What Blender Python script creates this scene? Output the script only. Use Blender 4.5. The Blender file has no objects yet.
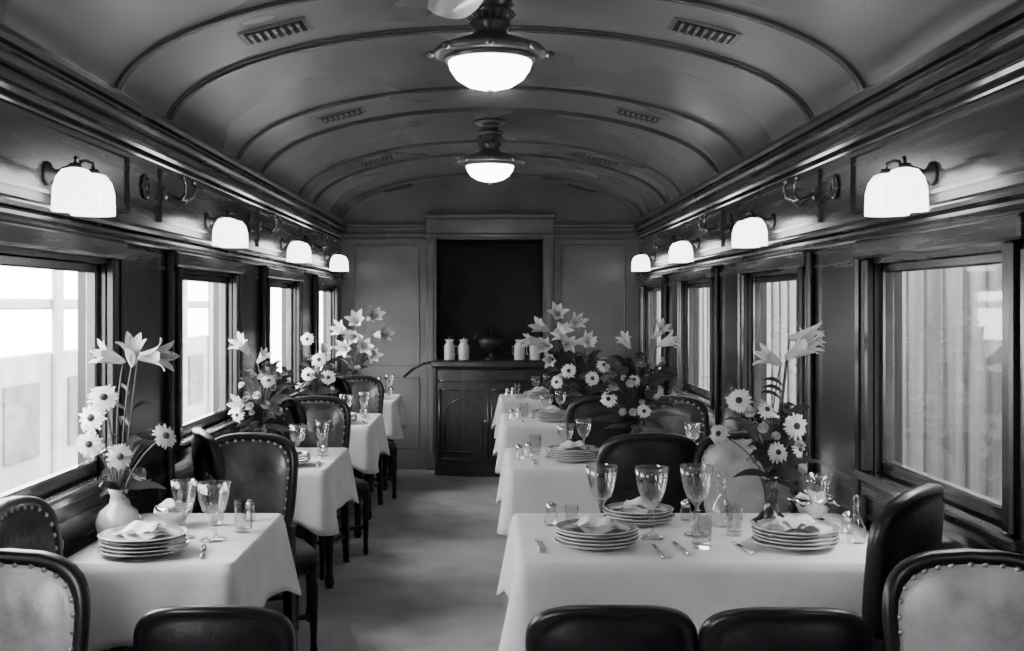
import bpy, math, random
from mathutils import Vector, Matrix
random.seed(7)
SC=bpy.context.scene
COL=SC.collection
pi=math.pi

# ---------------------------------------------------------------- materials
def new_mat(name):
    m=bpy.data.materials.new(name); m.use_nodes=True
    nt=m.node_tree
    return m,nt,nt.nodes['Principled BSDF']
def g3(v): return (v,v*0.985,v*0.99,1)
def pmat(name,v,rough=0.5,metal=0.0,v2=None,scale=8,stretch=(1,1,1),bump=0.0,bscale=None,coat=0.0,sheen=0.0,lo=0.35,hi=0.65,detail=5,emit=0.0,spec=0.5,rvar=0.0):
    m,nt,b=new_mat(name)
    b.inputs['Base Color'].default_value=g3(v)
    b.inputs['Roughness'].default_value=rough
    b.inputs['Metallic'].default_value=metal
    b.inputs['Coat Weight'].default_value=coat
    b.inputs['Coat Roughness'].default_value=0.15
    b.inputs['Sheen Weight'].default_value=sheen
    b.inputs['Specular IOR Level'].default_value=spec
    if emit>0:
        b.inputs['Emission Color'].default_value=(1,0.99,0.98,1)
        b.inputs['Emission Strength'].default_value=emit
    tc=nt.nodes.new('ShaderNodeTexCoord'); mp=nt.nodes.new('ShaderNodeMapping')
    mp.inputs['Scale'].default_value=stretch
    nt.links.new(tc.outputs['Object'],mp.inputs['Vector'])
    if v2 is not None:
        n=nt.nodes.new('ShaderNodeTexNoise'); n.inputs['Scale'].default_value=scale; n.inputs['Detail'].default_value=detail
        nt.links.new(mp.outputs[0],n.inputs['Vector'])
        r=nt.nodes.new('ShaderNodeValToRGB')
        r.color_ramp.elements[0].position=lo; r.color_ramp.elements[1].position=hi
        r.color_ramp.elements[0].color=g3(v); r.color_ramp.elements[1].color=g3(v2)
        nt.links.new(n.outputs['Fac'],r.inputs['Fac']); nt.links.new(r.outputs[0],b.inputs['Base Color'])
        if rvar>0:
            mr=nt.nodes.new('ShaderNodeMapRange'); mr.inputs['From Min'].default_value=.3; mr.inputs['From Max'].default_value=.7
            mr.inputs['To Min'].default_value=rough-rvar; mr.inputs['To Max'].default_value=rough+rvar
            nt.links.new(n.outputs['Fac'],mr.inputs['Value']); nt.links.new(mr.outputs[0],b.inputs['Roughness'])
    if bump>0:
        n2=nt.nodes.new('ShaderNodeTexNoise'); n2.inputs['Scale'].default_value=bscale or scale; n2.inputs['Detail'].default_value=4
        nt.links.new(mp.outputs[0],n2.inputs['Vector'])
        bp=nt.nodes.new('ShaderNodeBump'); bp.inputs['Strength'].default_value=bump; bp.inputs['Distance'].default_value=0.02
        nt.links.new(n2.outputs['Fac'],bp.inputs['Height']); nt.links.new(bp.outputs[0],b.inputs['Normal'])
    return m
def glass_mat(name,refl=1.0,tint=0.95,base=.04):
    m=bpy.data.materials.new(name); m.use_nodes=True; nt=m.node_tree
    for n in list(nt.nodes): nt.nodes.remove(n)
    o=nt.nodes.new('ShaderNodeOutputMaterial'); t=nt.nodes.new('ShaderNodeBsdfTransparent'); t.inputs[0].default_value=(tint,tint,tint,1)
    gl=nt.nodes.new('ShaderNodeBsdfGlossy'); gl.inputs['Roughness'].default_value=0.03; gl.inputs[0].default_value=(1,1,1,1)
    f=nt.nodes.new('ShaderNodeLayerWeight'); f.inputs['Blend'].default_value=.5
    pw=nt.nodes.new('ShaderNodeMath'); pw.operation='POWER'; pw.inputs[1].default_value=5-refl
    mu=nt.nodes.new('ShaderNodeMath'); mu.operation='MULTIPLY_ADD'; mu.inputs[1].default_value=.8; mu.inputs[2].default_value=base; mu.use_clamp=True
    mx=nt.nodes.new('ShaderNodeMixShader')
    nt.links.new(f.outputs['Facing'],pw.inputs[0]); nt.links.new(pw.outputs[0],mu.inputs[0]); nt.links.new(mu.outputs[0],mx.inputs[0]); nt.links.new(t.outputs[0],mx.inputs[1]); nt.links.new(gl.outputs[0],mx.inputs[2])
    nt.links.new(mx.outputs[0],o.inputs[0])
    return m
M={}
M['wood']=pmat('dark_mahogany',0.028,0.25,v2=0.07,scale=3,stretch=(1,.5,10),coat=.35,lo=.25,hi=.75,spec=.6,rvar=.06,detail=3)
M['woodv']=pmat('dark_mahogany_vertical',0.012,0.26,v2=0.034,scale=3,stretch=(9,9,.6),coat=.3,lo=.3,hi=.7)
M['woodc']=pmat('cabinet_mahogany',0.035,0.3,v2=0.065,scale=3,stretch=(9,9,.6),coat=.3,lo=.3,hi=.7)
M['woodtrim']=pmat('polished_trim',0.035,0.18,v2=0.075,scale=4,stretch=(1,.3,1),coat=.8)
M['ceil']=pmat('ceiling_enamel',0.21,0.27,v2=0.37,scale=.9,lo=.2,hi=.8,coat=.4,bump=.05,bscale=7,rvar=.05,detail=2)
M['rib']=pmat('ceiling_rib',0.10,0.22,v2=0.15,scale=5,coat=.5)
M['endw']=pmat('bulkhead_paint',0.15,0.34,v2=0.27,scale=2,coat=.3,lo=.25,hi=.75)
M['endt']=pmat('bulkhead_trim',0.16,0.25,v2=0.22,scale=3,coat=.3)
M['carpet']=pmat('carpet',0.34,0.95,v2=0.52,scale=4,lo=.3,hi=.75,bump=.5,bscale=140,detail=10)
M['cloth']=pmat('linen',0.74,0.85,v2=0.82,scale=6,sheen=.1,bump=.5,bscale=6)
M['napkin']=pmat('napkin_linen',0.78,0.85,v2=0.84,scale=9,bump=.2,bscale=30)
M['china']=pmat('china',0.66,0.18,v2=0.72,scale=5,coat=.5)
M['chinar']=pmat('china_band',0.28,0.2,v2=0.4,scale=60,coat=.5)
M['chwood']=pmat('chair_wood',0.007,0.35,v2=0.014,scale=6,stretch=(1,1,.2),coat=.1,spec=.35)
M['lead']=pmat('dark_leather',0.008,0.48,v2=0.018,scale=8,bump=.2,bscale=30,spec=.3)
M['leal']=pmat('window_sheen_leather',0.20,0.33,v2=0.66,scale=6,bump=.15,bscale=28,coat=.2,lo=.3,hi=.7)  # pale mottle paints window reflections into the leather colour
M['leam']=pmat('mid_leather',0.03,0.32,v2=0.10,scale=8,bump=.15,bscale=28,coat=.25)
M['nail']=pmat('brass_nail',0.4,0.3,metal=1,v2=.5,scale=9)
M['silver']=pmat('silver_plate',0.65,0.18,metal=1,v2=.75,scale=9)
M['iron']=pmat('dark_bronze',0.03,0.4,metal=.5,v2=.05,scale=9)
M['bronzel']=pmat('lamp_metal',0.2,0.28,metal=.7,v2=.3,scale=12)
M['shade']=pmat('opal_glass',0.8,0.3,v2=.82,scale=5,emit=5.5)
M['bowl']=pmat('opal_bowl',0.8,0.3,v2=.82,scale=5,emit=12.0)
M['petal']=pmat('white_petal',0.84,0.6,v2=.9,scale=20)
M['petalg']=pmat('pale_petal',0.36,0.6,v2=.5,scale=20)
M['petald']=pmat('deep_petal',0.07,0.6,v2=.14,scale=20)
M['disc']=pmat('flower_disc',0.02,0.8,v2=.05,scale=90)
M['leaf']=pmat('leaf',0.02,0.5,v2=.05,scale=14)
M['stem']=pmat('stem',0.05,0.55,v2=.09,scale=14)
M['vased']=pmat('vase_dark_glaze',0.02,0.15,v2=.05,scale=9,coat=.5)
M['vasel']=pmat('vase_pale_glaze',0.42,0.15,v2=.6,scale=9,coat=.6)
M['glass']=glass_mat('crystal',3.0,.93,.08)
M['pane']=glass_mat('window_pane',0.5,.97,.03)
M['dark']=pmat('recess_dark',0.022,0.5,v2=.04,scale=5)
M['grille']=pmat('vent_black',0.01,.6,v2=.02,scale=5)
M['ext_l']=pmat('ext_pale_wall',0.36,0.8,v2=.52,scale=2)
M['ext_g']=pmat('ext_ground',0.16,0.9,v2=.26,scale=2)
M['ext_r']=pmat('ext_boards',0.035,0.7,v2=.15,scale=1.3,stretch=(1,6,.4),lo=.36,hi=.64,detail=10)
M['ext_d']=pmat('ext_grey',0.05,0.7,v2=.10,scale=2)
M['fan']=pmat('fan_blade',0.7,0.3,v2=.75,scale=5,coat=.3)

# ---------------------------------------------------------------- mesh builder
class MB:
    def __init__(s): s.v=[];s.f=[];s.m=[];s.sm=[];s.mats=[];s.M=Matrix.Identity(4)
    def mi(s,k):
        if k not in s.mats: s.mats.append(k)
        return s.mats.index(k)
    def add(s,vs,fs,mat,smooth=True):
        o=len(s.v); i=s.mi(mat)
        s.v+= [tuple(s.M@Vector(p)) for p in vs]
        for f in fs: s.f.append(tuple(o+a for a in f)); s.m.append(i); s.sm.append(smooth)
    def loft(s,loops,mat,closed=True,c0=False,c1=False,smooth=True,mats=None):
        n=len(loops[0]); vs=[p for l in loops for p in l]; 
        fs=[];km=[]
        for r in range(len(loops)-1):
            for i in range(n if closed else n-1):
                j=(i+1)%n
                fs.append((r*n+i,r*n+j,(r+1)*n+j,(r+1)*n+i)); km.append(mats[r] if mats else mat)
        if c0: fs.append(tuple(reversed(range(n)))); km.append(mats[0] if mats else mat)
        if c1: fs.append(tuple((len(loops)-1)*n+i for i in range(n))); km.append(mats[-1] if mats else mat)
        o=len(s.v); s.v+=[tuple(s.M@Vector(p)) for p in vs]
        for f,k in zip(fs,km): s.f.append(tuple(o+a for a in f)); s.m.append(s.mi(k)); s.sm.append(smooth)
    def lathe(s,prof,mat,segs=20,o=(0,0,0),mats=None,smooth=True):
        loops=[[(o[0]+max(r,1e-5)*math.cos(2*pi*i/segs),o[1]+max(r,1e-5)*math.sin(2*pi*i/segs),o[2]+z) for i in range(segs)] for r,z in prof]
        s.loft(loops,mat,mats=mats,smooth=smooth)
    def tube(s,pts,rad,mat,segs=6,cap=True):
        pts=[Vector(p) for p in pts]; loops=[]
        up=Vector((0.123,0.31,0.94))
        for i,p in enumerate(pts):
            t=(pts[min(i+1,len(pts)-1)]-pts[max(i-1,0)])
            if t.length<1e-7: t=Vector((0,0,1))
            t.normalize(); a=t.cross(up)
            if a.length<1e-3: a=t.cross(Vector((1,0,0)))
            a.normalize(); b=t.cross(a); r=rad[i] if isinstance(rad,(list,tuple)) else rad
            loops.append([tuple(p+a*r*math.cos(2*pi*k/segs)+b*r*math.sin(2*pi*k/segs)) for k in range(segs)])
        s.loft(loops,mat,c0=cap,c1=cap)
    def box(s,x0,x1,y0,y1,z0,z1,mat,b=0.0):
        if x0>x1:x0,x1=x1,x0
        if b>0:
            b=min(b,(x1-x0)*.45,(y1-y0)*.45,(z1-z0)*.45)
            def lp8(d,z):
                c=b
                return [(x0+c+0,y0+d,z),(x1-c,y0+d,z),(x1-d,y0+c,z),(x1-d,y1-c,z),(x1-c,y1-d,z),(x0+c,y1-d,z),(x0+d,y1-c,z),(x0+d,y0+c,z)]
            s.loft([lp8(b*.99,z0),lp8(0,z0+b),lp8(0,z1-b),lp8(b*.99,z1)],mat,c0=True,c1=True,smooth=False)
            return
        vs=[(x0,y0,z0),(x1,y0,z0),(x1,y1,z0),(x0,y1,z0),(x0,y0,z1),(x1,y0,z1),(x1,y1,z1),(x0,y1,z1)]
        s.add(vs,[(0,3,2,1),(4,5,6,7),(0,1,5,4),(1,2,6,5),(2,3,7,6),(3,0,4,7)],mat,False)
    def mesh(s,name):
        me=bpy.data.meshes.new(name); me.from_pydata(s.v,[],s.f)
        for k in s.mats: me.materials.append(M[k])
        for p,i,sm in zip(me.polygons,s.m,s.sm): p.material_index=i; p.use_smooth=sm
        me.update(); return me
def place(name,me,loc=(0,0,0),rz=0,sc=1,parent=None):
    o=bpy.data.objects.new(name,me); COL.objects.link(o); o.location=loc; o.rotation_euler=(0,0,rz)
    o.scale=(sc,sc,sc) if not isinstance(sc,tuple) else sc
    if parent: o.parent=parent
    return o

# ---------------------------------------------------------------- car shell
W=1.40; Y0=-2.2; Y1=10.75; ZS=2.30; RISE=0.45
WIN=[3.6+2.03*k for k in range(-2,4)]; HWN=0.55; ZB=0.94; ZT=1.70
b=MB(); b.box(-W-.1,W+.1,Y0,Y1+1.2,-.1,0,'carpet'); place('floor',b.mesh('floor'))
for s,nm in ((-1,'left'),(1,'right')):
    b=MB(); X0,X1=s*W,s*(W+.1)
    b.box(X0,X1,Y0,Y1,0,ZB,'wood'); b.box(X0,X1,Y0,Y1,ZT,ZS+.02,'wood')
    edges=[Y0]+[v for c in WIN for v in (c-HWN,c+HWN)]+[Y1]
    for i in range(0,len(edges),2):
        b.box(X0,X1,edges[i],edges[i+1],ZB,ZT,'woodv')
    place('wall_'+nm,b.mesh('wall_'+nm))
    b=MB()
    def L(z0,z1,p,mat='wood'): b.box(s*(W+.001),s*(W-p),Y0,Y1,z0,z1,mat,b=min(.012,p*.4,(z1-z0)*.4))
    L(2.285,2.325,.075,'woodtrim'); L(2.262,2.285,.05); L(2.235,2.262,.06,'woodtrim'); L(2.19,2.235,.018)
    L(2.165,2.19,.035,'woodtrim'); L(2.14,2.155,.014,'woodtrim')
    place('trim_1' if s<0 else 'trim_2',b.mesh('cornice'))
    b=MB()
    L(1.835,1.862,.055,'woodtrim'); L(1.80,1.835,.03); L(1.785,1.80,.04,'woodtrim')
    L(0.02,0.14,.02); L(.60,.63,.02,'woodtrim')
    for c in WIN:
        b.box(s*(W),s*(W-.045),c-HWN-.12,c+HWN+.12,1.72,1.785,'wood',b=.008)
        for (a0,a1,z0,z1) in ((c-.80,c+.80,1.90,1.912),(c-.80,c+.80,2.115,2.127)):
            b.box(s*W,s*(W-.012),a0,a1,z0,z1,'woodtrim')
        for a in (c-.80,c+.80): b.box(s*W,s*(W-.012),a-.006,a+.006,1.912,2.115,'woodtrim')
    place('trim_3' if s<0 else 'trim_4',b.mesh('mouldings'))
    b=MB(); b.box(s*W,s*(W-.018),Y0,Y1,0,.15,'wood',b=.006); place('baseboard_'+nm,b.mesh('bb'))
    for k,c in enumerate(WIN):
        b=MB()
        XI=s*(W-.035); XO=s*(W+.06)
        for e in (-1,1):
            ye=c+e*HWN
            y_a,y_b=sorted((ye,ye+e*.055)); b.box(XI,s*W,y_a,y_b,ZB,1.72,'woodv',b=.008)
            y_a,y_b=sorted((ye+e*.075,ye+e*.10)); b.box(s*(W-.02),s*W,y_a,y_b,ZB-.2,1.70,'woodtrim',b=.006)
            y_a,y_b=sorted((ye+e*.125,ye+e*.165)); b.box(s*(W-.03),s*W,y_a,y_b,ZB-.3,1.785,'woodv',b=.01)
            y_a,y_b=sorted((ye,ye-e*.035)); b.box(s*(W+.02),XO,y_a,y_b,ZB,ZT,'woodtrim',b=.006)
        b.box(s*(W+.02),XO,c-HWN,c+HWN,ZT-.035,ZT,'woodtrim',b=.006)
        b.box(s*(W+.02),XO,c-HWN,c+HWN,ZB,ZB+.05,'woodtrim',b=.006)
        b.box(s*(W-.05),s*(W+.02),c-HWN-.1,c+HWN+.1,ZB-.035,ZB,'woodtrim',b=.008)
        b.box(s*(W-.025),s*(W),c-HWN-.08,c+HWN+.08,ZB-.09,ZB-.035,'wood',b=.006)
        xg=s*(W+.04)
        if k==0:   # unseen louvred shutter, added on the rear window to darken the near end
            for q in range(17): b.box(s*(W+.03),s*(W+.05),c-HWN+.03,c+HWN-.03,ZB+.05+q*.04,ZB+.088+q*.04,'woodv',b=.004)
        else:
            b.add([(xg,c-HWN+.03,ZB+.04),(xg,c+HWN-.03,ZB+.04),(xg,c+HWN-.03,ZT-.03),(xg,c-HWN+.03,ZT-.03)],[(0,1,2,3)],'pane',False)
        place('window_%d'%(k+1 if s<0 else k+7),b.mesh('window'))
# ceiling
b=MB(); NN=40
def arc(y,off=0,e=0): 
    return [((W-off)*(-math.cos(pi*i/NN)),y,ZS+(RISE-off)*math.sin(pi*i/NN)) for i in range(NN+1)]
b.loft([arc(Y0),arc(Y1+.05)],'ceil',closed=False)
b.loft([arc(Y0,-.04),arc(Y1+.05,-.04)],'ceil',closed=False)
place('ceiling',b.mesh('ceiling'))
b=MB()
def rib(y0,y1,d,mat):
    b.loft([arc(y0,0.0),arc(y0,d*.8),arc(y0+(y1-y0)*.3,d),arc(y1-(y1-y0)*.3,d),arc(y1,d*.8),arc(y1,0)],mat,closed=False,smooth=False)
VENTY=[4.58+2.03*k for k in range(-3,4)]
for c in VENTY:
    rib(c-.37,c-.335,.018,'rib'); rib(c+.335,c+.37,.018,'rib')
    rib(c-.32,c-.305,.010,'rib'); rib(c+.305,c+.32,.010,'rib')
place('trim_5',b.mesh('ribs'))
b=MB()
b.box(-.14,.14,-.095,.095,-.006,.01,'endw',b=.005)
b.box(-.118,.118,-.074,.074,-.010,-.005,'grille')
for i in range(7):
    x=-.096+i*.032
    b.box(x-.006,x+.006,-.074,.074,-.016,-.009,'ceil')
me=b.mesh('vent')
for c in VENTY:
    for s in (-1,1):
        x=s*.86; th=math.acos(x/W); z=ZS+RISE*math.sin(th)
        slope=-(RISE*x/W)/(W*math.sin(th))
        o=place('ceiling_vent',me,(x,c,z-.004)); o.rotation_euler=(0,-math.atan(slope),0)

# end bulkhead with serving recess
b=MB(); RW=.50
def face(x0,x1,z0,z1,y=Y1,d=.06,mat='endw',bv=0): b.box(x0,x1,y,y+d,z0,z1,mat,b=bv)
face(-W-.1,-RW,0,2.32); face(RW,W+.1,0,2.32); face(-RW,RW,2.17,2.32); face(-RW,RW,0,1.0)
vs=[(p[0],Y1+.001,p[2]) for p in arc(Y1)]; 
b.add(vs,[tuple(range(len(vs)))],'endw',False)
vs=[(p[0],Y1+.06,p[2]) for p in arc(Y1,-.03)]
b.add(vs,[tuple(range(len(vs)))],'endw',False)
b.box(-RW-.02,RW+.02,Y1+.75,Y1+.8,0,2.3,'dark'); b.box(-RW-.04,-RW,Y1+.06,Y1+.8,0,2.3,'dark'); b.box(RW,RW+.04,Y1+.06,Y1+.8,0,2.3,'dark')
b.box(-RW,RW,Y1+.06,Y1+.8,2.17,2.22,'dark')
place('wall_end',b.mesh('wall_end'))
b=MB()
YF=Y1
for s in (-1,1):
    b.box(s*RW,s*(RW+.10),YF-.05,YF,0,2.2,'endt',b=.01)
    b.box(s*(RW+.03),s*(RW+.07),YF-.062,YF-.05,.15,2.12,'endw',b=.004)
    for z0,z1,p in ((2.28,2.31,.06),(2.25,2.28,.04),(2.20,2.225,.05),(2.165,2.18,.025)):
        b.box(s*(RW+.1),s*(W-.0),YF-p,YF,z0,z1,'endt',b=.006)
    def frame(x0,x1,z0,z1,t=.018,p=.012):
        b.box(x0,x1,YF-p,YF,z1-t,z1,'endw',b=.005); b.box(x0,x1,YF-p,YF,z0,z0+t,'endw',b=.005)
        b.box(x0,x0+t,YF-p,YF,z0+t,z1-t,'endw',b=.005); b.box(x1-t,x1,YF-p,YF,z0+t,z1-t,'endw',b=.005)
    a,c=sorted((s*(RW+.16),s*(W-.12))); frame(a,c,.98,2.12); frame(a,c,.2,.88)
b.box(-RW-.12,RW+.12,YF-.09,YF,2.36,2.41,'endt',b=.012)
b.box(-RW-.10,RW+.10,YF-.055,YF,2.22,2.36,'endt',b=.005)
b.box(-RW-.12,RW+.12,YF-.075,YF,2.18,2.22,'endt',b=.01)
place('trim_6',b.mesh('bulkhead_trim'))
b=MB(); b.box(-W-.1,W+.1,Y0-.06,Y0,0,2.32,'wood')
vs=[(p[0],Y0,p[2]) for p in arc(Y0,-.03)]; b.add(vs,[tuple(range(len(vs)))],'wood',False)
place('wall_back',b.mesh('wall_back'))

# sideboard
b=MB()
def yfr(x,d=0): return Y1-.36-d-.10*(1-(x/.5)**2)
def bow(d,z,w=.50,yb=Y1-.095,yf=Y1-.36):
    pts=[(-w-d,yb,z)]
    for i in range(17):
        t=-1+2*i/16; pts.append(((w+d)*t, yf-d-.10*(1-t*t),z))
    pts.append((w+d,yb,z)); return pts
b.loft([bow(.0,0),bow(.0,.10),bow(-.02,.11),bow(-.02,.96),bow(.02,.98),bow(.035,1.0),bow(.035,1.03),bow(.02,1.045)],'woodc',c0=True,c1=True,smooth=False)
# two large panelled doors under a plain frieze; mouldings follow the bowed front
def mold(pts,r=.010): b.tube(pts,r,'woodtrim',6)
for x0,x1 in ((-.46,-.02),(.02,.46)):
    for z in (.15,.78):
        mold([(x0+(x1-x0)*i/8,yfr(x0+(x1-x0)*i/8,-.02)-.002,z) for i in range(9)])
    for x in (x0,x1): mold([(x,yfr(x,-.02)-.002,.15),(x,yfr(x,-.02)-.002,.78)])
    arcp=[]
    for i in range(17):
        a=pi*i/16; x=(x0+x1)/2+.17*math.cos(a); arcp.append((x,yfr(x,-.02)-.002,.52+.18*math.sin(a)))
    xl=(x0+x1)/2
    arcp=[(xl+.17,yfr(xl+.17,-.02)-.002,.22)]+arcp+[(xl-.17,yfr(xl-.17,-.02)-.002,.22)]
    mold(arcp,.007)
    mold([(xl-.17+.34*i/8,yfr(xl-.17+.34*i/8,-.02)-.002,.22) for i in range(9)],.007)
    xk=.045 if x0>0 else -.045
    b.lathe([(0,-.012),(.012,-.006),(.012,.006),(0,.012)],'nail',8,(xk,yfr(xk,-.02)-.012,.5))
mold([(-.48+.96*i/16,yfr(-.48+.96*i/16,-.02)-.002,.86) for i in range(17)],.012)
b.tube([(-.50,Y1-.34,1.03),(-.60,Y1-.36,1.02),(-.70,Y1-.32,.97),(-.78,Y1-.2,.9),(-.80,Y1-.10,.88)],.014,'iron',8)
place('sideboard',b.mesh('sideboard'))

# ---------------------------------------------------------------- fixtures
b=MB() # ceiling lamp
b.lathe([(0,0),(.10,0),(.105,-.012),(.085,-.03),(.06,-.035),(.055,-.06),(.085,-.07),(.09,-.085),(.06,-.10),(.05,-.13),(.075,-.145),(.08,-.16),(.06,-.175),(.07,-.20),(.12,-.215),(.20,-.245),(.215,-.262),(.205,-.275),(.16,-.28)],'bronzel',36)
for i in range(16):
    a=2*pi*i/16; b.tube([(.055*math.cos(a),.055*math.sin(a),-.09),(.095*math.cos(a),.095*math.sin(a),-.12),(.06*math.cos(a),.06*math.sin(a),-.15)],.005,'bronzel',5)
for i in range(8):
    a=2*pi*i/8; b.lathe([(0,.012),(.016,.006),(.02,0),(.012,-.012),(0,-.018)],'bronzel',8,(.222*math.cos(a),.222*math.sin(a),-.265))
b.lathe([(.17,-.278),(.172,-.292),(.155,-.296)],'bronzel',36)
b.lathe([(.153,-.285),(.155,-.30),(.148,-.325),(.125,-.358),(.085,-.384),(.04,-.396),(0,-.40)],'bowl',36)
b.lathe([(0,-.396),(.012,-.40),(.014,-.408),(.006,-.416),(0,-.425)],'bronzel',10)
me=b.mesh('ceiling_lamp')
for y in (-1.9,1.06,4.24,7.42): place('ceiling_lamp',me,(0,y,2.748))
# ceiling fan
b=MB()
b.lathe([(0,0),(.09,0),(.08,-.03),(.02,-.04),(.02,-.12),(.09,-.13),(.11,-.17),(.10,-.21),(.05,-.235),(0,-.24)],'bronzel',28)
for i in range(4):
    a=pi/2+.34+i*pi/2
    b.M=Matrix.Rotation(a,4,'Z')@Matrix.Translation((0,0,-.205))@Matrix.Rotation(math.radians(14),4,'X')
    b.tube([(.08,0,0),(.17,0,0)],.009,'bronzel',6)
    top=[]
    for r,w in ((.14,.03),(.20,.055),(.32,.07),(.42,.072),(.48,.055),(.51,.02)):
        top.append([(r,-w,.003),(r,0,.007),(r,w,.003),(r,w,-.003),(r,0,-.003),(r,-w,-.003)])
    b.loft(top,'fan',c0=True,c1=True)
b.M=Matrix.Identity(4)
place('ceiling_fan',b.mesh('fan'),(.0,3.43,2.748))
# wall sconce
b=MB()
b.M=Matrix.Rotation(pi/2,4,'Y')
b.lathe([(0,0),(.04,0),(.036,.012),(.02,.018),(.015,.03),(0,.034)],'iron',20)
b.M=Matrix.Identity(4)
b.tube([(.02,0,0),(.07,0,.02),(.11,0,.035)],.007,'iron',8)
for e in (-1,1):
    b.tube([(.10,0,.035),(.11,e*.04,.045),(.12,e*.078,.04),(.12,e*.08,.02)],.006,'iron',8)
    b.lathe([(0,.025),(.018,.022),(.02,.010),(.018,.006)],'iron',16,(.12,e*.08,0))
    b.lathe([(.012,.010),(.04,.002),(.058,-.022),(.067,-.055),(.069,-.10),(.069,-.126),(.064,-.126),(.060,-.06),(.04,-.012),(.01,.002)],'shade',24,(.12,e*.08,0))
me=b.mesh('wall_sconce')
for s in (-1,1):
    for c in WIN[1:]:
        place('wall_sconce',me,(s*W,c,1.965),0 if s<0 else pi)
# coat hooks
b=MB()
b.M=Matrix.Rotation(pi/2,4,'Y'); b.lathe([(0,0.001),(.03,0.001),(.026,.01),(0,.016)],'bronzel',14); b.M=Matrix.Identity(4)
for e in (-1,1):
    b.tube([(.01,0,0),(.05,e*.02,-.02),(.085,e*.045,-.03),(.11,e*.07,-.01),(.115,e*.085,.03),(.105,e*.088,.05)],.0065,'silver',7)
    b.lathe([(0,.011),(.009,.006),(.011,0),(.008,-.007),(0,-.01)],'silver',8,(.105,e*.088,.055))
b.tube([(.01,0,0),(.04,0,-.035),(.075,0,-.06),(.10,0,-.04)],.005,'bronzel',6)
me=b.mesh('coat_hook')
for s in (-1,1):
    for y in (.84,4.90,6.93,8.96): place('coat_hook',me,(s*W,y,2.03),0 if s<0 else pi)
b=MB(); b.M=Matrix.Rotation(pi/2,4,'Y'); b.lathe([(.0,0),(.05,0),(.052,.008),(.04,.012),(.036,.008),(0,.009)],'wood',28); me=b.mesh('vent_rosette')
for s in (-1,1):
    for k in range(3): place('wall_rosette',me,(s*(W-.0),4.62+2.03*k,2.03),0 if s<0 else pi)

# ---------------------------------------------------------------- chairs
def chair_mesh(h,leather,w=.225,rear=True):
    b=MB(); zb=.56 if h>.9 else .50
    zc=(zb+h)/2; hb=(h-zb)/2
    NP=48
    def pt(s_,ang,yo):
        c,sn=math.cos(ang),math.sin(ang); n=4.2
        x=w*math.copysign(abs(c)**(2/n),c); z=hb*math.copysign(abs(sn)**(2/n),sn)
        if z>0: z=z*(1-.10*(x/w)**2)
        x*=(1+.05*z/hb)
        x*=s_; z*=s_
        zz=zc+z; y=-.235-(zz-.5)*.12+.045*(x/w)**2+yo
        return (x,y,zz)
    lay=[(0.01,-.042),(.45,-.040),(.78,-.032),(.86,-.018),(.88,-.024),(.97,-.024),(1,-.016),(1,.014),(.97,.022),(.88,.022),(.86,.016),(.78,.032),(.45,.040),(.01,.042)]
    mats=[leather]*3+['chwood']*7+[leather]*3
    loops=[[pt(s_,2*pi*i/NP,yo) for i in range(NP)] for s_,yo in lay]
    b.loft(loops,leather,mats=mats)
    for side,yo in ((1,.020),(-1,-.021)):
        if side<0 and not rear: continue
        path=[Vector(pt(.855,2*pi*i/240,yo)) for i in range(241)]
        acc=0; last=path[0]
        for p in path[1:]:
            acc+=(p-last).length; last=p
            if acc>.034:
                acc=0
                r=.0085
                vs=[(p.x+r*math.cos(k*pi/3),p.y,p.z+r*math.sin(k*pi/3)) for k in range(6)]+[(p.x+r*.6*math.cos(k*pi/3),p.y+side*.005,p.z+r*.6*math.sin(k*pi/3)) for k in range(6)]+[(p.x,p.y+side*.007,p.z)]
                fs=[(k,(k+1)%6,6+(k+1)%6,6+k) for k in range(6)]+[(6+k,6+(k+1)%6,12) for k in range(6)]
                b.add(vs,fs,'nail')
    for e in (-1,1):
        def sq(x,y,z,r): return [(x-r,y-r,z),(x+r,y-r,z),(x+r,y+r,z),(x-r,y+r,z)]
        xw=w-.03
        b.loft([sq(e*(xw-.005),-.275,0,.015),sq(e*xw,-.235,.25,.02),sq(e*xw,-.225,.45,.022),sq(e*xw,-.235,zb+.06,.018)],'chwood',c0=True,c1=True,smooth=False)
        b.lathe([(.012,0),(.018,.02),(.014,.05),(.017,.12),(.022,.30),(.014,.33),(.025,.345),(.025,.41)],'chwood',12,(e*(w-.035),.18,0))
        b.box(e*(w-.045),e*(w-.025),-.22,.18,.16,.18,'chwood')
        b.box(e*(w-.045),e*(w-.02),-.22,.19,.36,.42,'chwood')
    b.box(-w+.04,w-.04,-.02,.0,.16,.178,'chwood')
    b.box(-w+.03,w-.03,.165,.19,.36,.42,'chwood'); b.box(-w+.03,w-.03,-.235,-.215,.36,.42,'chwood')
    def sp(s_,z,n=5,NP=40):
        out=[]
        for i in range(NP):
            a=2*pi*i/NP;c,sn=math.cos(a),math.sin(a)
            y=.215*math.copysign(abs(sn)**(2/n),sn); x=(w+.005+.012*(y/.2))*math.copysign(abs(c)**(2/n),c)
            out.append((x*s_,y*s_,z))
        return out
    b.loft([sp(.98,.40),sp(1,.41),sp(1,.43),sp(.97,.445),sp(.85,.456),sp(.5,.463),sp(.01,.465)],leather,c0=True,mats=['chwood','chwood',leather,leather,leather,leather])
    return b.mesh('dining_chair')
CH_D=chair_mesh(1.0,'lead',rear=False); CH_L=chair_mesh(1.0,'leal'); CH_M=chair_mesh(1.0,'leam'); CH_LOW=chair_mesh(.82,'lead',.21,rear=False)
def chair(me,x,y,deg,sc=1): place('dining_chair',me,(x,y,0.0),math.radians(deg),sc)
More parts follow.
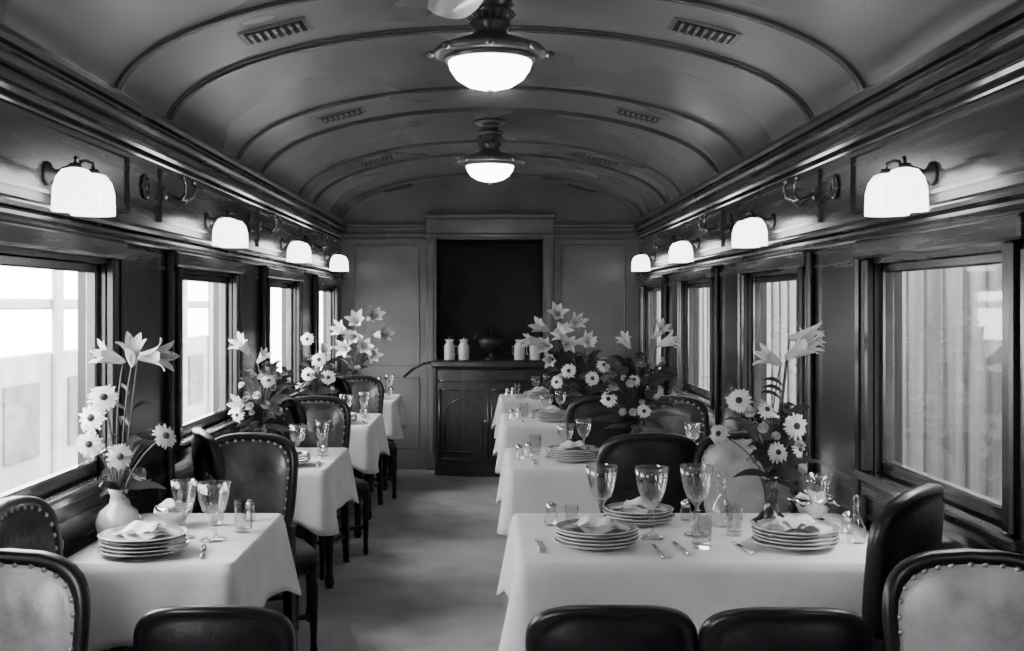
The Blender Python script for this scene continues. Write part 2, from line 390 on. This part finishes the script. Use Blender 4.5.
for k in range(3):
    y=2.0*k
    chair(CH_M,-1.10,4.64+y,180-[18,10,14][k])
    chair(CH_D,-1.02,5.17+y,-68+6*k)
    chair(CH_D,.68,5.20+y,3)
    chair([CH_L,CH_M,CH_M][k],1.12,4.66+y,180+6)
chair(CH_L,1.14,2.42,182,.97); chair(CH_L,-1.155,2.42,179,.97)
chair(CH_D,1.00,3.40,50,(1,1,1.04)); chair(CH_D,-1.08,3.22,-90)
chair(CH_LOW,.30,3.04,0); chair(CH_LOW,.725,3.02,0) ; chair(CH_LOW,-.68,3.02,0,(.93,.93,1))

# ---------------------------------------------------------------- tables and cloths
def table(x0,x1,y0,y1,seed):
    b=MB(); b.box(x0+.01,x1-.01,y0+.01,y1-.01,.715,.747,'chwood',b=.008)
    b.box(x0+.06,x1-.06,y0+.06,y1-.06,.64,.715,'chwood')
    for x in (x0+.09,x1-.09):
        for y in (y0+.10,y1-.10):
            b.lathe([(.02,0),(.028,.03),(.02,.08),(.028,.35),(.034,.52),(.024,.56),(.036,.6),(.036,.68)],'chwood',12,(x,y,0))
    place('dining_table',b.mesh('dining_table'))
    rnd=random.Random(seed); ph=[rnd.uniform(0,6.28) for _ in range(6)]
    b=MB(); cx,cy=(x0+x1)/2,(y0+y1)/2; hx,hy=(x1-x0)/2,(y1-y0)/2; r=.03
    per=[]
    NS=30
    cs=[(hx,hy,0),(-hx,hy,90),(-hx,-hy,180),(hx,-hy,270)]
    for ci,(ax,ay,a0) in enumerate(cs):
        sx,sy=math.copysign(1,ax),math.copysign(1,ay)
        for i in range(9):
            a=math.radians(a0+90*i/8)
            per.append((ax-sx*r+r*math.cos(a),ay-sy*r+r*math.sin(a),math.cos(a),math.sin(a)))
        bx,by,a1=cs[(ci+1)%4]; p=per[-1]; q=(bx-math.copysign(r,bx)+r*math.cos(math.radians(a0+90)),by-math.copysign(r,by)+r*math.sin(math.radians(a0+90)))
        for i in range(1,NS): 
            t=i/NS; per.append((p[0]+(q[0]-p[0])*t,p[1]+(q[1]-p[1])*t,p[2],p[3]))
    D=.25; rows=9; loops=[]
    for s_ in (.02,.3,.6,.85,.97): loops.append([(cx+p[0]*s_,cy+p[1]*s_,.7555) for p in per])
    loops.append([(cx+p[0],cy+p[1],.7545) for p in per])
    for j in range(1,rows+1):
        t=j/rows; lp=[]
        for p in per:
            corner=math.exp(-(((abs(p[0])-hx)**2+(abs(p[1])-hy)**2))/(.10**2))
            u=p[0]*9+p[1]*7
            wv=(math.sin(u*1.9+ph[0])*.5+math.sin(u*3.7+ph[1])*.3+math.sin(u*.8+ph[2])*.5)
            out=.006+.034*t**1.3*(.35+.5*wv)+corner*.055*t
            ny_=p[3]; nx_=p[2]
            if abs(cx+p[0])>1.30 : out=min(out,.02)
            drop=D*t*(1+.24*corner)
            lp.append((cx+p[0]+nx_*out,cy+p[1]+ny_*out,.7545-drop-.001*(wv)))
        loops.append(lp)
    b.loft(loops,'cloth',c0=True)
    o=place('tablecloth',b.mesh('tablecloth'))
    m=o.modifiers.new('Solidify','SOLIDIFY'); m.thickness=.002; m.offset=-1
TY=[(3.5+2.0*k,4.35+2.0*k) for k in range(3)]+[(9.45,10.18)]
for k,(a,c) in enumerate(TY):
    table(-1.325,-.79,a,c,k); table(.09,1.325,a,c,k+10)

# ---------------------------------------------------------------- tableware
ZC=.7585
def napk(b,z,f=1.0,cx=0,cy=0):
    for lay in range(3):
        N=10; g=[]
        a0=.2+lay*.35; sz=(.075-lay*.012)*f
        for i in range(N):
            row=[]
            for j in range(N):
                u=-1+2*i/(N-1); v=-1+2*j/(N-1)
                x=(u*math.cos(a0)-v*math.sin(a0))*sz; y=(u*math.sin(a0)+v*math.cos(a0))*sz
                row.append((cx+x,cy+y,z+.012+lay*.012+.007*math.sin(u*4+lay)+.006*math.cos(v*5+lay*2)-.006*(u*u+v*v)))
            g.append(row)
        b.loft(g,'napkin',closed=False)
def plates(n,napkin=True,R=.135,seed=0):
    b=MB(); rnd=random.Random(seed); z=0
    for i in range(n):
        ox,oy=rnd.uniform(-.005,.005),rnd.uniform(-.005,.005)
        k=R/.135 
        b.lathe([(0,.0),(.075*k,.0),(.078*k,.003),(.10*k,.009),(R,.019),(R+.001,.021),(R-.002,.023),(.112*k,.015),(.095*k,.011),(.08*k,.006),(0,.005)],'china',36,(ox,oy,z),
            mats=['china','china','china','china','chinar','china','chinar','china','china','china'])
        z+=.0115
    if napkin: napk(b,z)
    return b.mesh('plate_stack')
PL5=plates(5,True,seed=1); PL4=plates(4,True,.125,seed=2)
b=MB(); b.lathe([(0,.002),(.034,0),(.036,.002),(.03,.005),(.008,.012),(.005,.03),(.006,.05),(.005,.075),(.010,.085),(.026,.10),(.035,.125),(.041,.155),(.044,.185),(.0425,.185),(.039,.155),(.033,.127),(.024,.104),(.006,.09),(0,.089)],'glass',24); GOB=b.mesh('wine_glass')
b=MB(); b.lathe([(0,.002),(.036,0),(.038,.002),(.03,.006),(.009,.014),(.007,.04),(.012,.055),(.008,.065),(.030,.08),(.040,.11),(.046,.155),(.0445,.155),(.038,.112),(.027,.084),(0,.075)],'glass',24); GOB2=b.mesh('water_goblet')
b=MB(); pr=[(0,0),(.026,0),(.028,.003),(.031,.10),(.029,.10),(.026,.012),(0,.010)]
b.lathe(pr,'glass',12,smooth=False); TUM=b.mesh('tumbler')
b=MB(); b.lathe([(0,0),(.02,0),(.024,.01),(.018,.045),(.014,.05)],'glass',10,smooth=False); b.lathe([(.015,.048),(.018,.055),(.016,.068),(.008,.076),(0,.078)],'silver',12); SALT=b.mesh('salt_shaker')
b=MB(); b.lathe([(0,0),(.03,0),(.034,.01),(.034,.06),(.02,.085),(.011,.10),(.011,.13),(.017,.137),(.012,.14)],'glass',16)
b.lathe([(.009,.135),(.011,.145),(.016,.16),(.010,.175),(0,.178)],'glass',12); CRU=b.mesh('cruet_bottle')
b=MB(); b.lathe([(0,0),(.04,0),(.04,.005),(.03,.012),(.05,.03),(.068,.06),(.072,.085),(.07,.085),(.064,.06),(.045,.035),(0,.02)],'silver',24); napk(b,.065,.95)
BOWL=b.mesh('silver_bowl')
def cutlery():
    b=MB()
    b.tube([(0,-.10,.007),(0,-.02,.005),(0,.04,.005)],[.006,.004,.004],'silver',6)
    b.loft([[(-.003,.04,.002),(.003,.04,.002),(.003,.04,.005),(-.003,.04,.005)],[(-.009,.055,.001),(.009,.055,.001),(.009,.055,.003),(-.009,.055,.003)],[(-.010,.07,.001),(.010,.07,.001),(.010,.07,.003),(-.010,.07,.003)]],'silver',c0=True,c1=True)
    for x in (-.008,-.0027,.0027,.008): b.tube([(x,.068,.002),(x,.10,.005)],.0014,'silver',4)
    f=b.mesh('fork')
    b=MB(); b.tube([(0,-.11,.007),(0,-.01,.006)],[.006,.005],'silver',6)
    b.loft([[(-.006,-.01,.002),(.006,-.01,.002),(.006,-.01,.004),(-.006,-.01,.004)],[(-.008,.05,.001),(.008,.05,.001),(.008,.05,.003),(-.008,.05,.003)],[(-.008,.10,.001),(.002,.12,.001),(.002,.12,.002),(-.008,.10,.002)]],'silver',c0=True,c1=True)
    return f,b.mesh('knife')
FORK,KNIFE=cutlery()
# ---------------------------------------------------------------- flowers
def frameZ(d):
    d=Vector(d).normalized(); return d.to_track_quat('Z','Y').to_matrix().to_4x4()
def lily(b,p,d,sz=1.0,rnd=random):
    b.M=Matrix.Translation(p)@frameZ(d)@Matrix.Scale(sz,4)
    for k in range(6):
        a0=k*pi/3+rnd.uniform(-.1,.1); off=.0 if k%2 else .004; cu=rnd.uniform(.5,1.1)
        rows=[]
        for i in range(8):
            t=i/7; r=.006+.016*t+.042*t**2.8*cu; z=-.08+.15*t-.03*t**4*cu; w=.003+.017*math.sin(pi*min(1,t**.9*.97+.0))
            if t==1:w=.001
            rows.append([( (r+off)*math.cos(a0)-e*w*math.sin(a0),(r+off)*math.sin(a0)+e*w*math.cos(a0), z+(.004 if e else -.001)) for e in (-1,0,1)])
        b.loft(rows,'petal',closed=False)
    for k in range(5):
        a=k*2*pi/5; b.tube([(0,0,-.05),(.012*math.cos(a),.012*math.sin(a),.06)],.0012,'petalg',4); 
        b.lathe([(0,.005),(.003,0),(0,-.005)],'disc',5,(.012*math.cos(a),.012*math.sin(a),.062))
    b.M=Matrix.Identity(4)
def daisy(b,p,d,R=.05,mat='petal',rnd=random):
    b.M=Matrix.Translation(p)@frameZ(d)
    n=15
    for lay in range(2):
        for k in range(n):
            a=2*pi*(k+.5*lay)/n+rnd.uniform(-.05,.05); rr=R*rnd.uniform(.85,1.08)*(1-.1*lay); w=R*.095; dr=rnd.uniform(-.1,.15)*R
            rows=[]
            for t,ww in ((.22,.4),(.5,.9),(.8,1),(.95,.65),(1,.2)):
                r=rr*t; z=.004*lay+.006*t-.012*t*t-dr*t*t
                rows.append([(r*math.cos(a)-e*w*ww*math.sin(a),r*math.sin(a)+e*w*ww*math.cos(a),z) for e in (-1,1)])
            b.loft(rows,mat,closed=False)
    b.lathe([(R*.27,.0),(R*.26,.006),(R*.18,.012),(0,.014)],'disc',12)
    b.lathe([(0,-.014),(R*.2,-.008),(R*.3,0)],'stem',8)
    b.M=Matrix.Identity(4)
def small(b,p,d,R=.02,mat='petald'):
    b.M=Matrix.Translation(p)@frameZ(d)
    for lay in range(3):
        for k in range(6):
            a=2*pi*k/6+lay*.5; r=R*(1-.25*lay); w=r*.5; c,s_=math.cos(a),math.sin(a)
            rows=[[(r*t*c-e*w*ww*s_,r*t*s_+e*w*ww*c,.3*r*lay+r*(.2+.5*lay)*t*t) for e in (-1,1)] for t,ww in ((.1,.3),(.6,1),(1,.5))]
            b.loft(rows,mat,closed=False)
    b.M=Matrix.Identity(4)
def qc(a,c,e,n=8):
    a,c,e=Vector(a),Vector(c),Vector(e); return [a*(1-t)**2+c*2*t*(1-t)+e*t*t for t in [i/n for i in range(n+1)]]
def leaf(b,a,c,e,w=.018,mat='leaf'):
    P=qc(a,c,e,7); rows=[]
    for i,p in enumerate(P):
        t=i/7; ww=w*math.sin(pi*(t*.94+.03))
        tan=(P[min(i+1,7)]-P[max(i-1,0)]).normalized(); sd=tan.cross(Vector((.2,.9,.35))).normalized(); nn=sd.cross(tan)
        rows.append([tuple(p+sd*ww*k-nn*abs(k)*ww*.35) for k in (-1,0,1)])
    b.loft(rows,mat,closed=False)
def bouquet(x,y,flowers,vase='dark',fol=10,seed=0,spread=.16,hh=.30,smalls=8,lim=None):
    rnd=random.Random(seed); b=MB()
    if vase=='dark':
        b.lathe([(0,0),(.072,0),(.074,.008),(.05,.022),(.028,.05),(.022,.08),(.026,.12),(.036,.155),(.046,.175),(.043,.175),(.03,.15),(.018,.09),(0,.06)],'vased',28); mz=.165
    else:
        b.lathe([(0,0),(.05,0),(.052,.006),(.072,.035),(.078,.065),(.06,.10),(.03,.125),(.026,.15),(.036,.175),(.033,.175),(.02,.145),(.0,.05)],'vasel',28); mz=.165
    def clampx(v):
        if lim and (x+v)*lim>1.31: return lim*1.31-x
        return v
    for kind,dx,dy,h,sz,ax,ay,az in flowers:
        dx=clampx(dx); p=Vector((dx,dy,h)); d=Vector((ax,ay,az)).normalized()
        st=p-d*.075*sz if kind=='lily' else p-d*.012
        base=Vector((dx*.08,dy*.08,mz-.02)); mid=Vector((dx*.35,dy*.35,mz+(h-mz)*.65))
        b.tube(qc(base,mid,st),.0028,'stem',5)
        if kind=='lily':
            lily(b,p,d,sz,rnd)
            if h>.4:
                for q in range(2):
                    t=rnd.uniform(.4,.8); s0=base.lerp(st,t); a=rnd.uniform(0,6.28)
                    leaf(b,s0,s0+Vector((.04*math.cos(a),.04*math.sin(a),.05)),s0+Vector((.08*math.cos(a),.08*math.sin(a),.02)),.008)
        elif kind=='daisy': daisy(b,p,d,.05*sz,'petal',rnd)
        elif kind=='pale': daisy(b,p,d,.05*sz,'petalg',rnd)
    for i in range(fol):
        a=rnd.uniform(0,2*pi); r=spread*rnd.uniform(.5,1); h=mz+hh*rnd.uniform(-.15,.75)
        e=(clampx(r*math.cos(a)),r*.8*math.sin(a),h)
        leaf(b,(0,0,mz-.01),(e[0]*.4,e[1]*.4,h+.05),e,rnd.uniform(.012,.026))
    for i in range(smalls):
        a=rnd.uniform(0,2*pi); r=spread*rnd.uniform(.15,.75); h=mz+hh*rnd.uniform(.1,.7)
        e=Vector((clampx(r*math.cos(a)),r*math.sin(a)*.8,h)); b.tube(qc((0,0,mz-.01),(e.x*.3,e.y*.3,h*.7+.05),e,5),.0018,'stem',4)
        small(b,e,(e.x,e.y-.05,.12),rnd.uniform(.016,.028),rnd.choice(['petald','petald','petalg']))
    place('vase_of_flowers',b.mesh('vase_of_flowers'),(x,y,ZC))
L_='lily';D_='daisy'
# right tables
bouquet(1.02,4.14,[(D_,-.13,-.06,.45,.95,-.3,-1,.35),(D_,-.04,-.10,.42,.75,.4,-1,.9),(D_,.07,-.08,.36,1.0,.3,-1,.2),('pale',-.2,-.05,.33,.8,-.6,-.8,.3),(L_,.11,-.02,.64,1.05,.55,-.5,.45),(L_,.15,.04,.68,.95,.95,-.2,.15),(L_,.0,.04,.60,.8,-.9,-.3,.5),('pale',.0,-.1,.27,.8,.2,-1,.3),(D_,.09,-.04,.27,.6,.9,-1,.5)],'dark',26,1,.2,.38,22,1)
bouquet(.78,6.05,[(D_,-.16,-.08,.30,.9,-.3,-1,.3),(D_,-.03,-.1,.40,.8,.1,-1,.9),('pale',.08,-.1,.34,1,.3,-1,.3),(L_,.12,0,.66,.9,.4,-.6,.6),(L_,.17,.03,.60,.9,.8,-.5,.4),(L_,-.06,0,.60,.8,-.4,-.6,.6),(D_,.02,-.12,.24,.8,.1,-1,.1)],'dark',60,2,.27,.48,34)
bouquet(.66,7.92,[(D_,-.12,-.1,.34,1.1,-.2,-1,.3),(D_,.04,-.12,.29,1.1,.1,-1,.2),(L_,-.16,0,.58,1.1,-.5,-.7,.5),(D_,.12,-.1,.38,1.1,.3,-1,.3),(L_,.02,0,.54,1,.2,-.8,.5),(D_,-.2,-.05,.26,1,-.6,-1,.2)],'dark',40,3,.24,.44,22)
bouquet(.62,9.92,[(L_,-.18,-.05,.60,1.5,-.5,-.8,.3),(L_,-.04,-.08,.72,1.5,0,-1,.4),(L_,.12,-.05,.64,1.5,.5,-.8,.3),(L_,-.14,-.1,.44,1.5,-.4,-1,.1),(L_,.05,-.12,.46,1.5,.2,-1,.1),(L_,.2,-.05,.48,1.5,.7,-.8,.1),(L_,-.26,-.05,.48,1.4,-.9,-.6,.1),(L_,.0,-.1,.58,1.4,0,-1,0),(L_,-.1,-.1,.32,1.3,-.3,-1,0)],'dark',20,4,.22,.34,4)
# left tables
bouquet(-1.25,3.84,[(D_,-.06,-.09,.42,1.0,-.2,-1,.3),(D_,-.01,-.12,.49,1.0,.3,-1,.6),(D_,-.05,-.14,.34,.9,.1,-1,.1),(D_,.18,-.08,.36,.9,.8,-.7,.5),(L_,.06,-.04,.64,.9,.2,-.6,.7),(L_,.13,.0,.62,1.0,.95,-.3,.05),(L_,-.04,.0,.62,.85,-.6,-.6,.3),('pale',.05,-.14,.30,.9,.3,-1,.2)],'pale',16,5,.16,.26,8,-1)
bouquet(-1.2,6.02,[(L_,-.12,0,.58,1,-.4,-.7,.6),(L_,-.10,-.08,.27,1,-.5,-1,.2),('pale',.05,-.1,.40,.8,.2,-1,.4),(D_,-.11,-.1,.22,.8,-.4,-1,.2),(L_,.0,0,.52,.7,.6,-.5,.6)],'dark',44,6,.22,.44,40,-1)
bouquet(-1.2,7.84,[(D_,-.04,-.1,.56,1,-.1,-1,.3),(D_,.04,-.1,.42,1.1,.1,-1,.3),(D_,.10,-.08,.30,1.1,.3,-1,.2),(L_,.06,0,.48,.9,.4,-.8,.5),(D_,-.03,-.12,.32,1,-.1,-1,.1)],'dark',28,7,.2,.38,16,-1)
bouquet(-1.17,9.90,[(L_,-.12,-.05,.58,1.4,-.5,-.8,.3),(L_,.02,-.08,.66,1.5,0,-1,.4),(L_,.16,-.05,.70,1.5,.5,-.8,.3),(L_,-.08,-.1,.42,1.4,-.4,-1,.1),(L_,.09,-.12,.44,1.5,.2,-1,.1),(L_,.24,-.05,.54,1.5,.7,-.8,.1),(L_,.0,-.12,.52,1.4,0,-1,0),(L_,.16,-.1,.36,1.3,.4,-1,0)],'pale',16,8,.18,.3,3,-1)

def put(me,nm,x,y,rz=0,sc=1,z=ZC): place(nm,me,(x,y,z),rz,sc)
# right table 1
put(PL5,'plate_stack',.35,3.74,.3); put(PL5,'plate_stack',1.00,3.74,1.2,1.02); put(PL4,'plate_stack',.54,4.14,2); 
put(GOB,'wine_glass',.55,3.88,0,1.3); put(GOB,'wine_glass',.71,3.92,0,1.3); put(TUM,'drinking_glass',.69,3.72,0,1.15); put(GOB,'wine_glass',.39,3.98,0,1.25); put(CRU,'cruet_bottle',.83,4.08,0,1.1); put(TUM,'drinking_glass',.84,3.92)
put(GOB,'wine_glass',1.14,3.96,0,1.1); put(SALT,'salt_shaker',1.24,3.96); put(CRU,'cruet_bottle',1.22,3.80,0,.9); put(BOWL,'silver_bowl',1.19,4.20); put(SALT,'salt_shaker',.72,4.2); put(TUM,'drinking_glass',.29,4.05,0,.8)
put(FORK,'fork',.16,3.74,0); put(KNIFE,'knife',.54,3.66,0); put(FORK,'fork',.82,3.70,0.1); put(SALT,'salt_shaker',.22,4.1,0,1.1); put(KNIFE,'knife',.62,3.70,.05)
# left table 1
put(PL5,'plate_stack',-1.10,3.63,.5,1.02); put(GOB,'wine_glass',-1.04,3.88,0,1.05); put(GOB2,'water_goblet',-.93,3.84,0,1.25); put(TUM,'drinking_glass',-.86,3.98,0,1.1); put(BOWL,'silver_bowl',-1.13,4.07,0,.9); put(KNIFE,'knife',-.92,3.66,.2); put(TUM,'drinking_glass',-.98,4.10,0,.8); put(SALT,'salt_shaker',-.88,4.18)
for k in range(1,4):
    y=2.0*k
    put(PL5,'plate_stack',.42,3.80+y-(.16 if k==3 else 0),k,1.0); put(PL4,'plate_stack',1.02,3.78+y,k); put(GOB,'wine_glass',.50,4.08+y); put(GOB2,'water_goblet',.40,4.05+y,0,1.05); put(TUM,'drinking_glass',.24,4.06+y)
    put(GOB2,'water_goblet',1.08,4.08+y,0,1.05); put(SALT,'salt_shaker',.2,3.95+y); put(SALT,'salt_shaker',.15,3.86+y); put(TUM,'drinking_glass',.64,3.68+y); put(FORK,'fork',.22,3.72+y)
    put(PL5,'plate_stack',-1.02,3.64+y,k,.97); put(GOB2,'water_goblet',-1.0,3.93+y,0,1.1); put(GOB,'wine_glass',-.88,3.98+y); put(TUM,'drinking_glass',-.90,4.12+y); put(SALT,'salt_shaker',-.85,3.86+y); put(KNIFE,'knife',-.85,3.66+y,.1)
# sideboard ware
b=MB(); b.lathe([(0,0),(.07,0),(.07,.015),(.03,.03),(.03,.06),(.10,.10),(.13,.16),(.125,.20),(.06,.24),(.02,.25),(.02,.27),(0,.28)],'iron',24)
b.tube([(.12,0,.14),(.17,0,.17),(.16,0,.21),(.12,0,.20)],.009,'iron',6); b.tube([(-.12,0,.14),(-.17,0,.17),(-.16,0,.21),(-.12,0,.20)],.009,'iron',6)
place('punch_urn',b.mesh('urn'),(.02,10.50,1.047))
b=MB()
b.lathe([(0,0),(.045,0),(.05,.01),(.05,.13),(.035,.15),(.032,.17),(.045,.185),(.042,.185),(.028,.168),(0,.15)],'china',18)
b.tube([(.048,0,.13),(.08,0,.12),(.08,0,.06),(.048,0,.04)],.006,'china',6); JUG=b.mesh('milk_jug')
for i,x in enumerate((-.37,-.24,.27,.41)): 
    place('china_jug',JUG,(x,10.46,1.047),i+.5,1.0)
    place('carafe',CRU,(x,10.60,1.047),0,1.2)
b=MB(); b.M=Matrix.Rotation(pi/2,4,'Y'); b.lathe([(0,0),(.012,0),(.012,.035),(.026,.04),(.03,.052),(.022,.064),(.01,.068),(0,.07)],'bronzel',16); me=b.mesh('sash_knob')
for s in (-1,1):
    for c in WIN[2:]: place('sash_lift_knob',me,(s*(W-.002),c-.05,.80),0 if s<0 else pi)

# ---------------------------------------------------------------- outside
b=MB(); b.box(-40,40,-30,45,-1.3,-1.2,'ext_g'); place('ground',b.mesh('ground'))
b=MB(); b.box(2.75,2.95,-6,22,-1.2,2.6,'ext_r')
for i in range(90):
    y=-6+i*.3; b.box(2.735,2.75,y,y+.02,-.8,2.5,'ext_d')
b.box(2.70,2.75,-6,22,.2,.3,'ext_d',b=.02); b.box(2.6,3.1,-6,22,2.55,2.75,'ext_d',b=.03)
place('adjacent_boxcar',b.mesh('boxcar'))
b=MB(); b.box(-5.2,-5.0,-6,24,-1.2,1.0,'ext_l')
for i in range(16):
    y=-5+i*1.8; b.box(-5.0,-4.93,y,y+.22,-1.2,2.3,'ext_l',b=.02); b.box(-5.01,-4.97,y+.5,y+1.4,-.1,.7,'ext_g')
b.box(-5.3,-4.8,-6,24,2.2,2.5,'ext_l',b=.03); b.box(-5.1,-5.0,-6,24,1.5,1.62,'ext_l',b=.02)
place('platform_building',b.mesh('building'))

w=bpy.data.worlds.new('World'); SC.world=w; w.use_nodes=True
nt=w.node_tree; bg=nt.nodes['Background']; bg.inputs[0].default_value=(1,1,1,1); bg.inputs[1].default_value=20.0

# ---------------------------------------------------------------- camera
cd=bpy.data.cameras.new('camera'); cam=bpy.data.objects.new('camera',cd); COL.objects.link(cam)
cam.location=(0,0,1.55); cam.rotation_euler=(pi/2,0,0); cd.sensor_width=36; cd.sensor_fit='HORIZONTAL'; cd.lens=1141/1024*36
cd.shift_x=22/1024; cd.shift_y=-20.5/1024; cd.clip_start=.05
SC.camera=cam
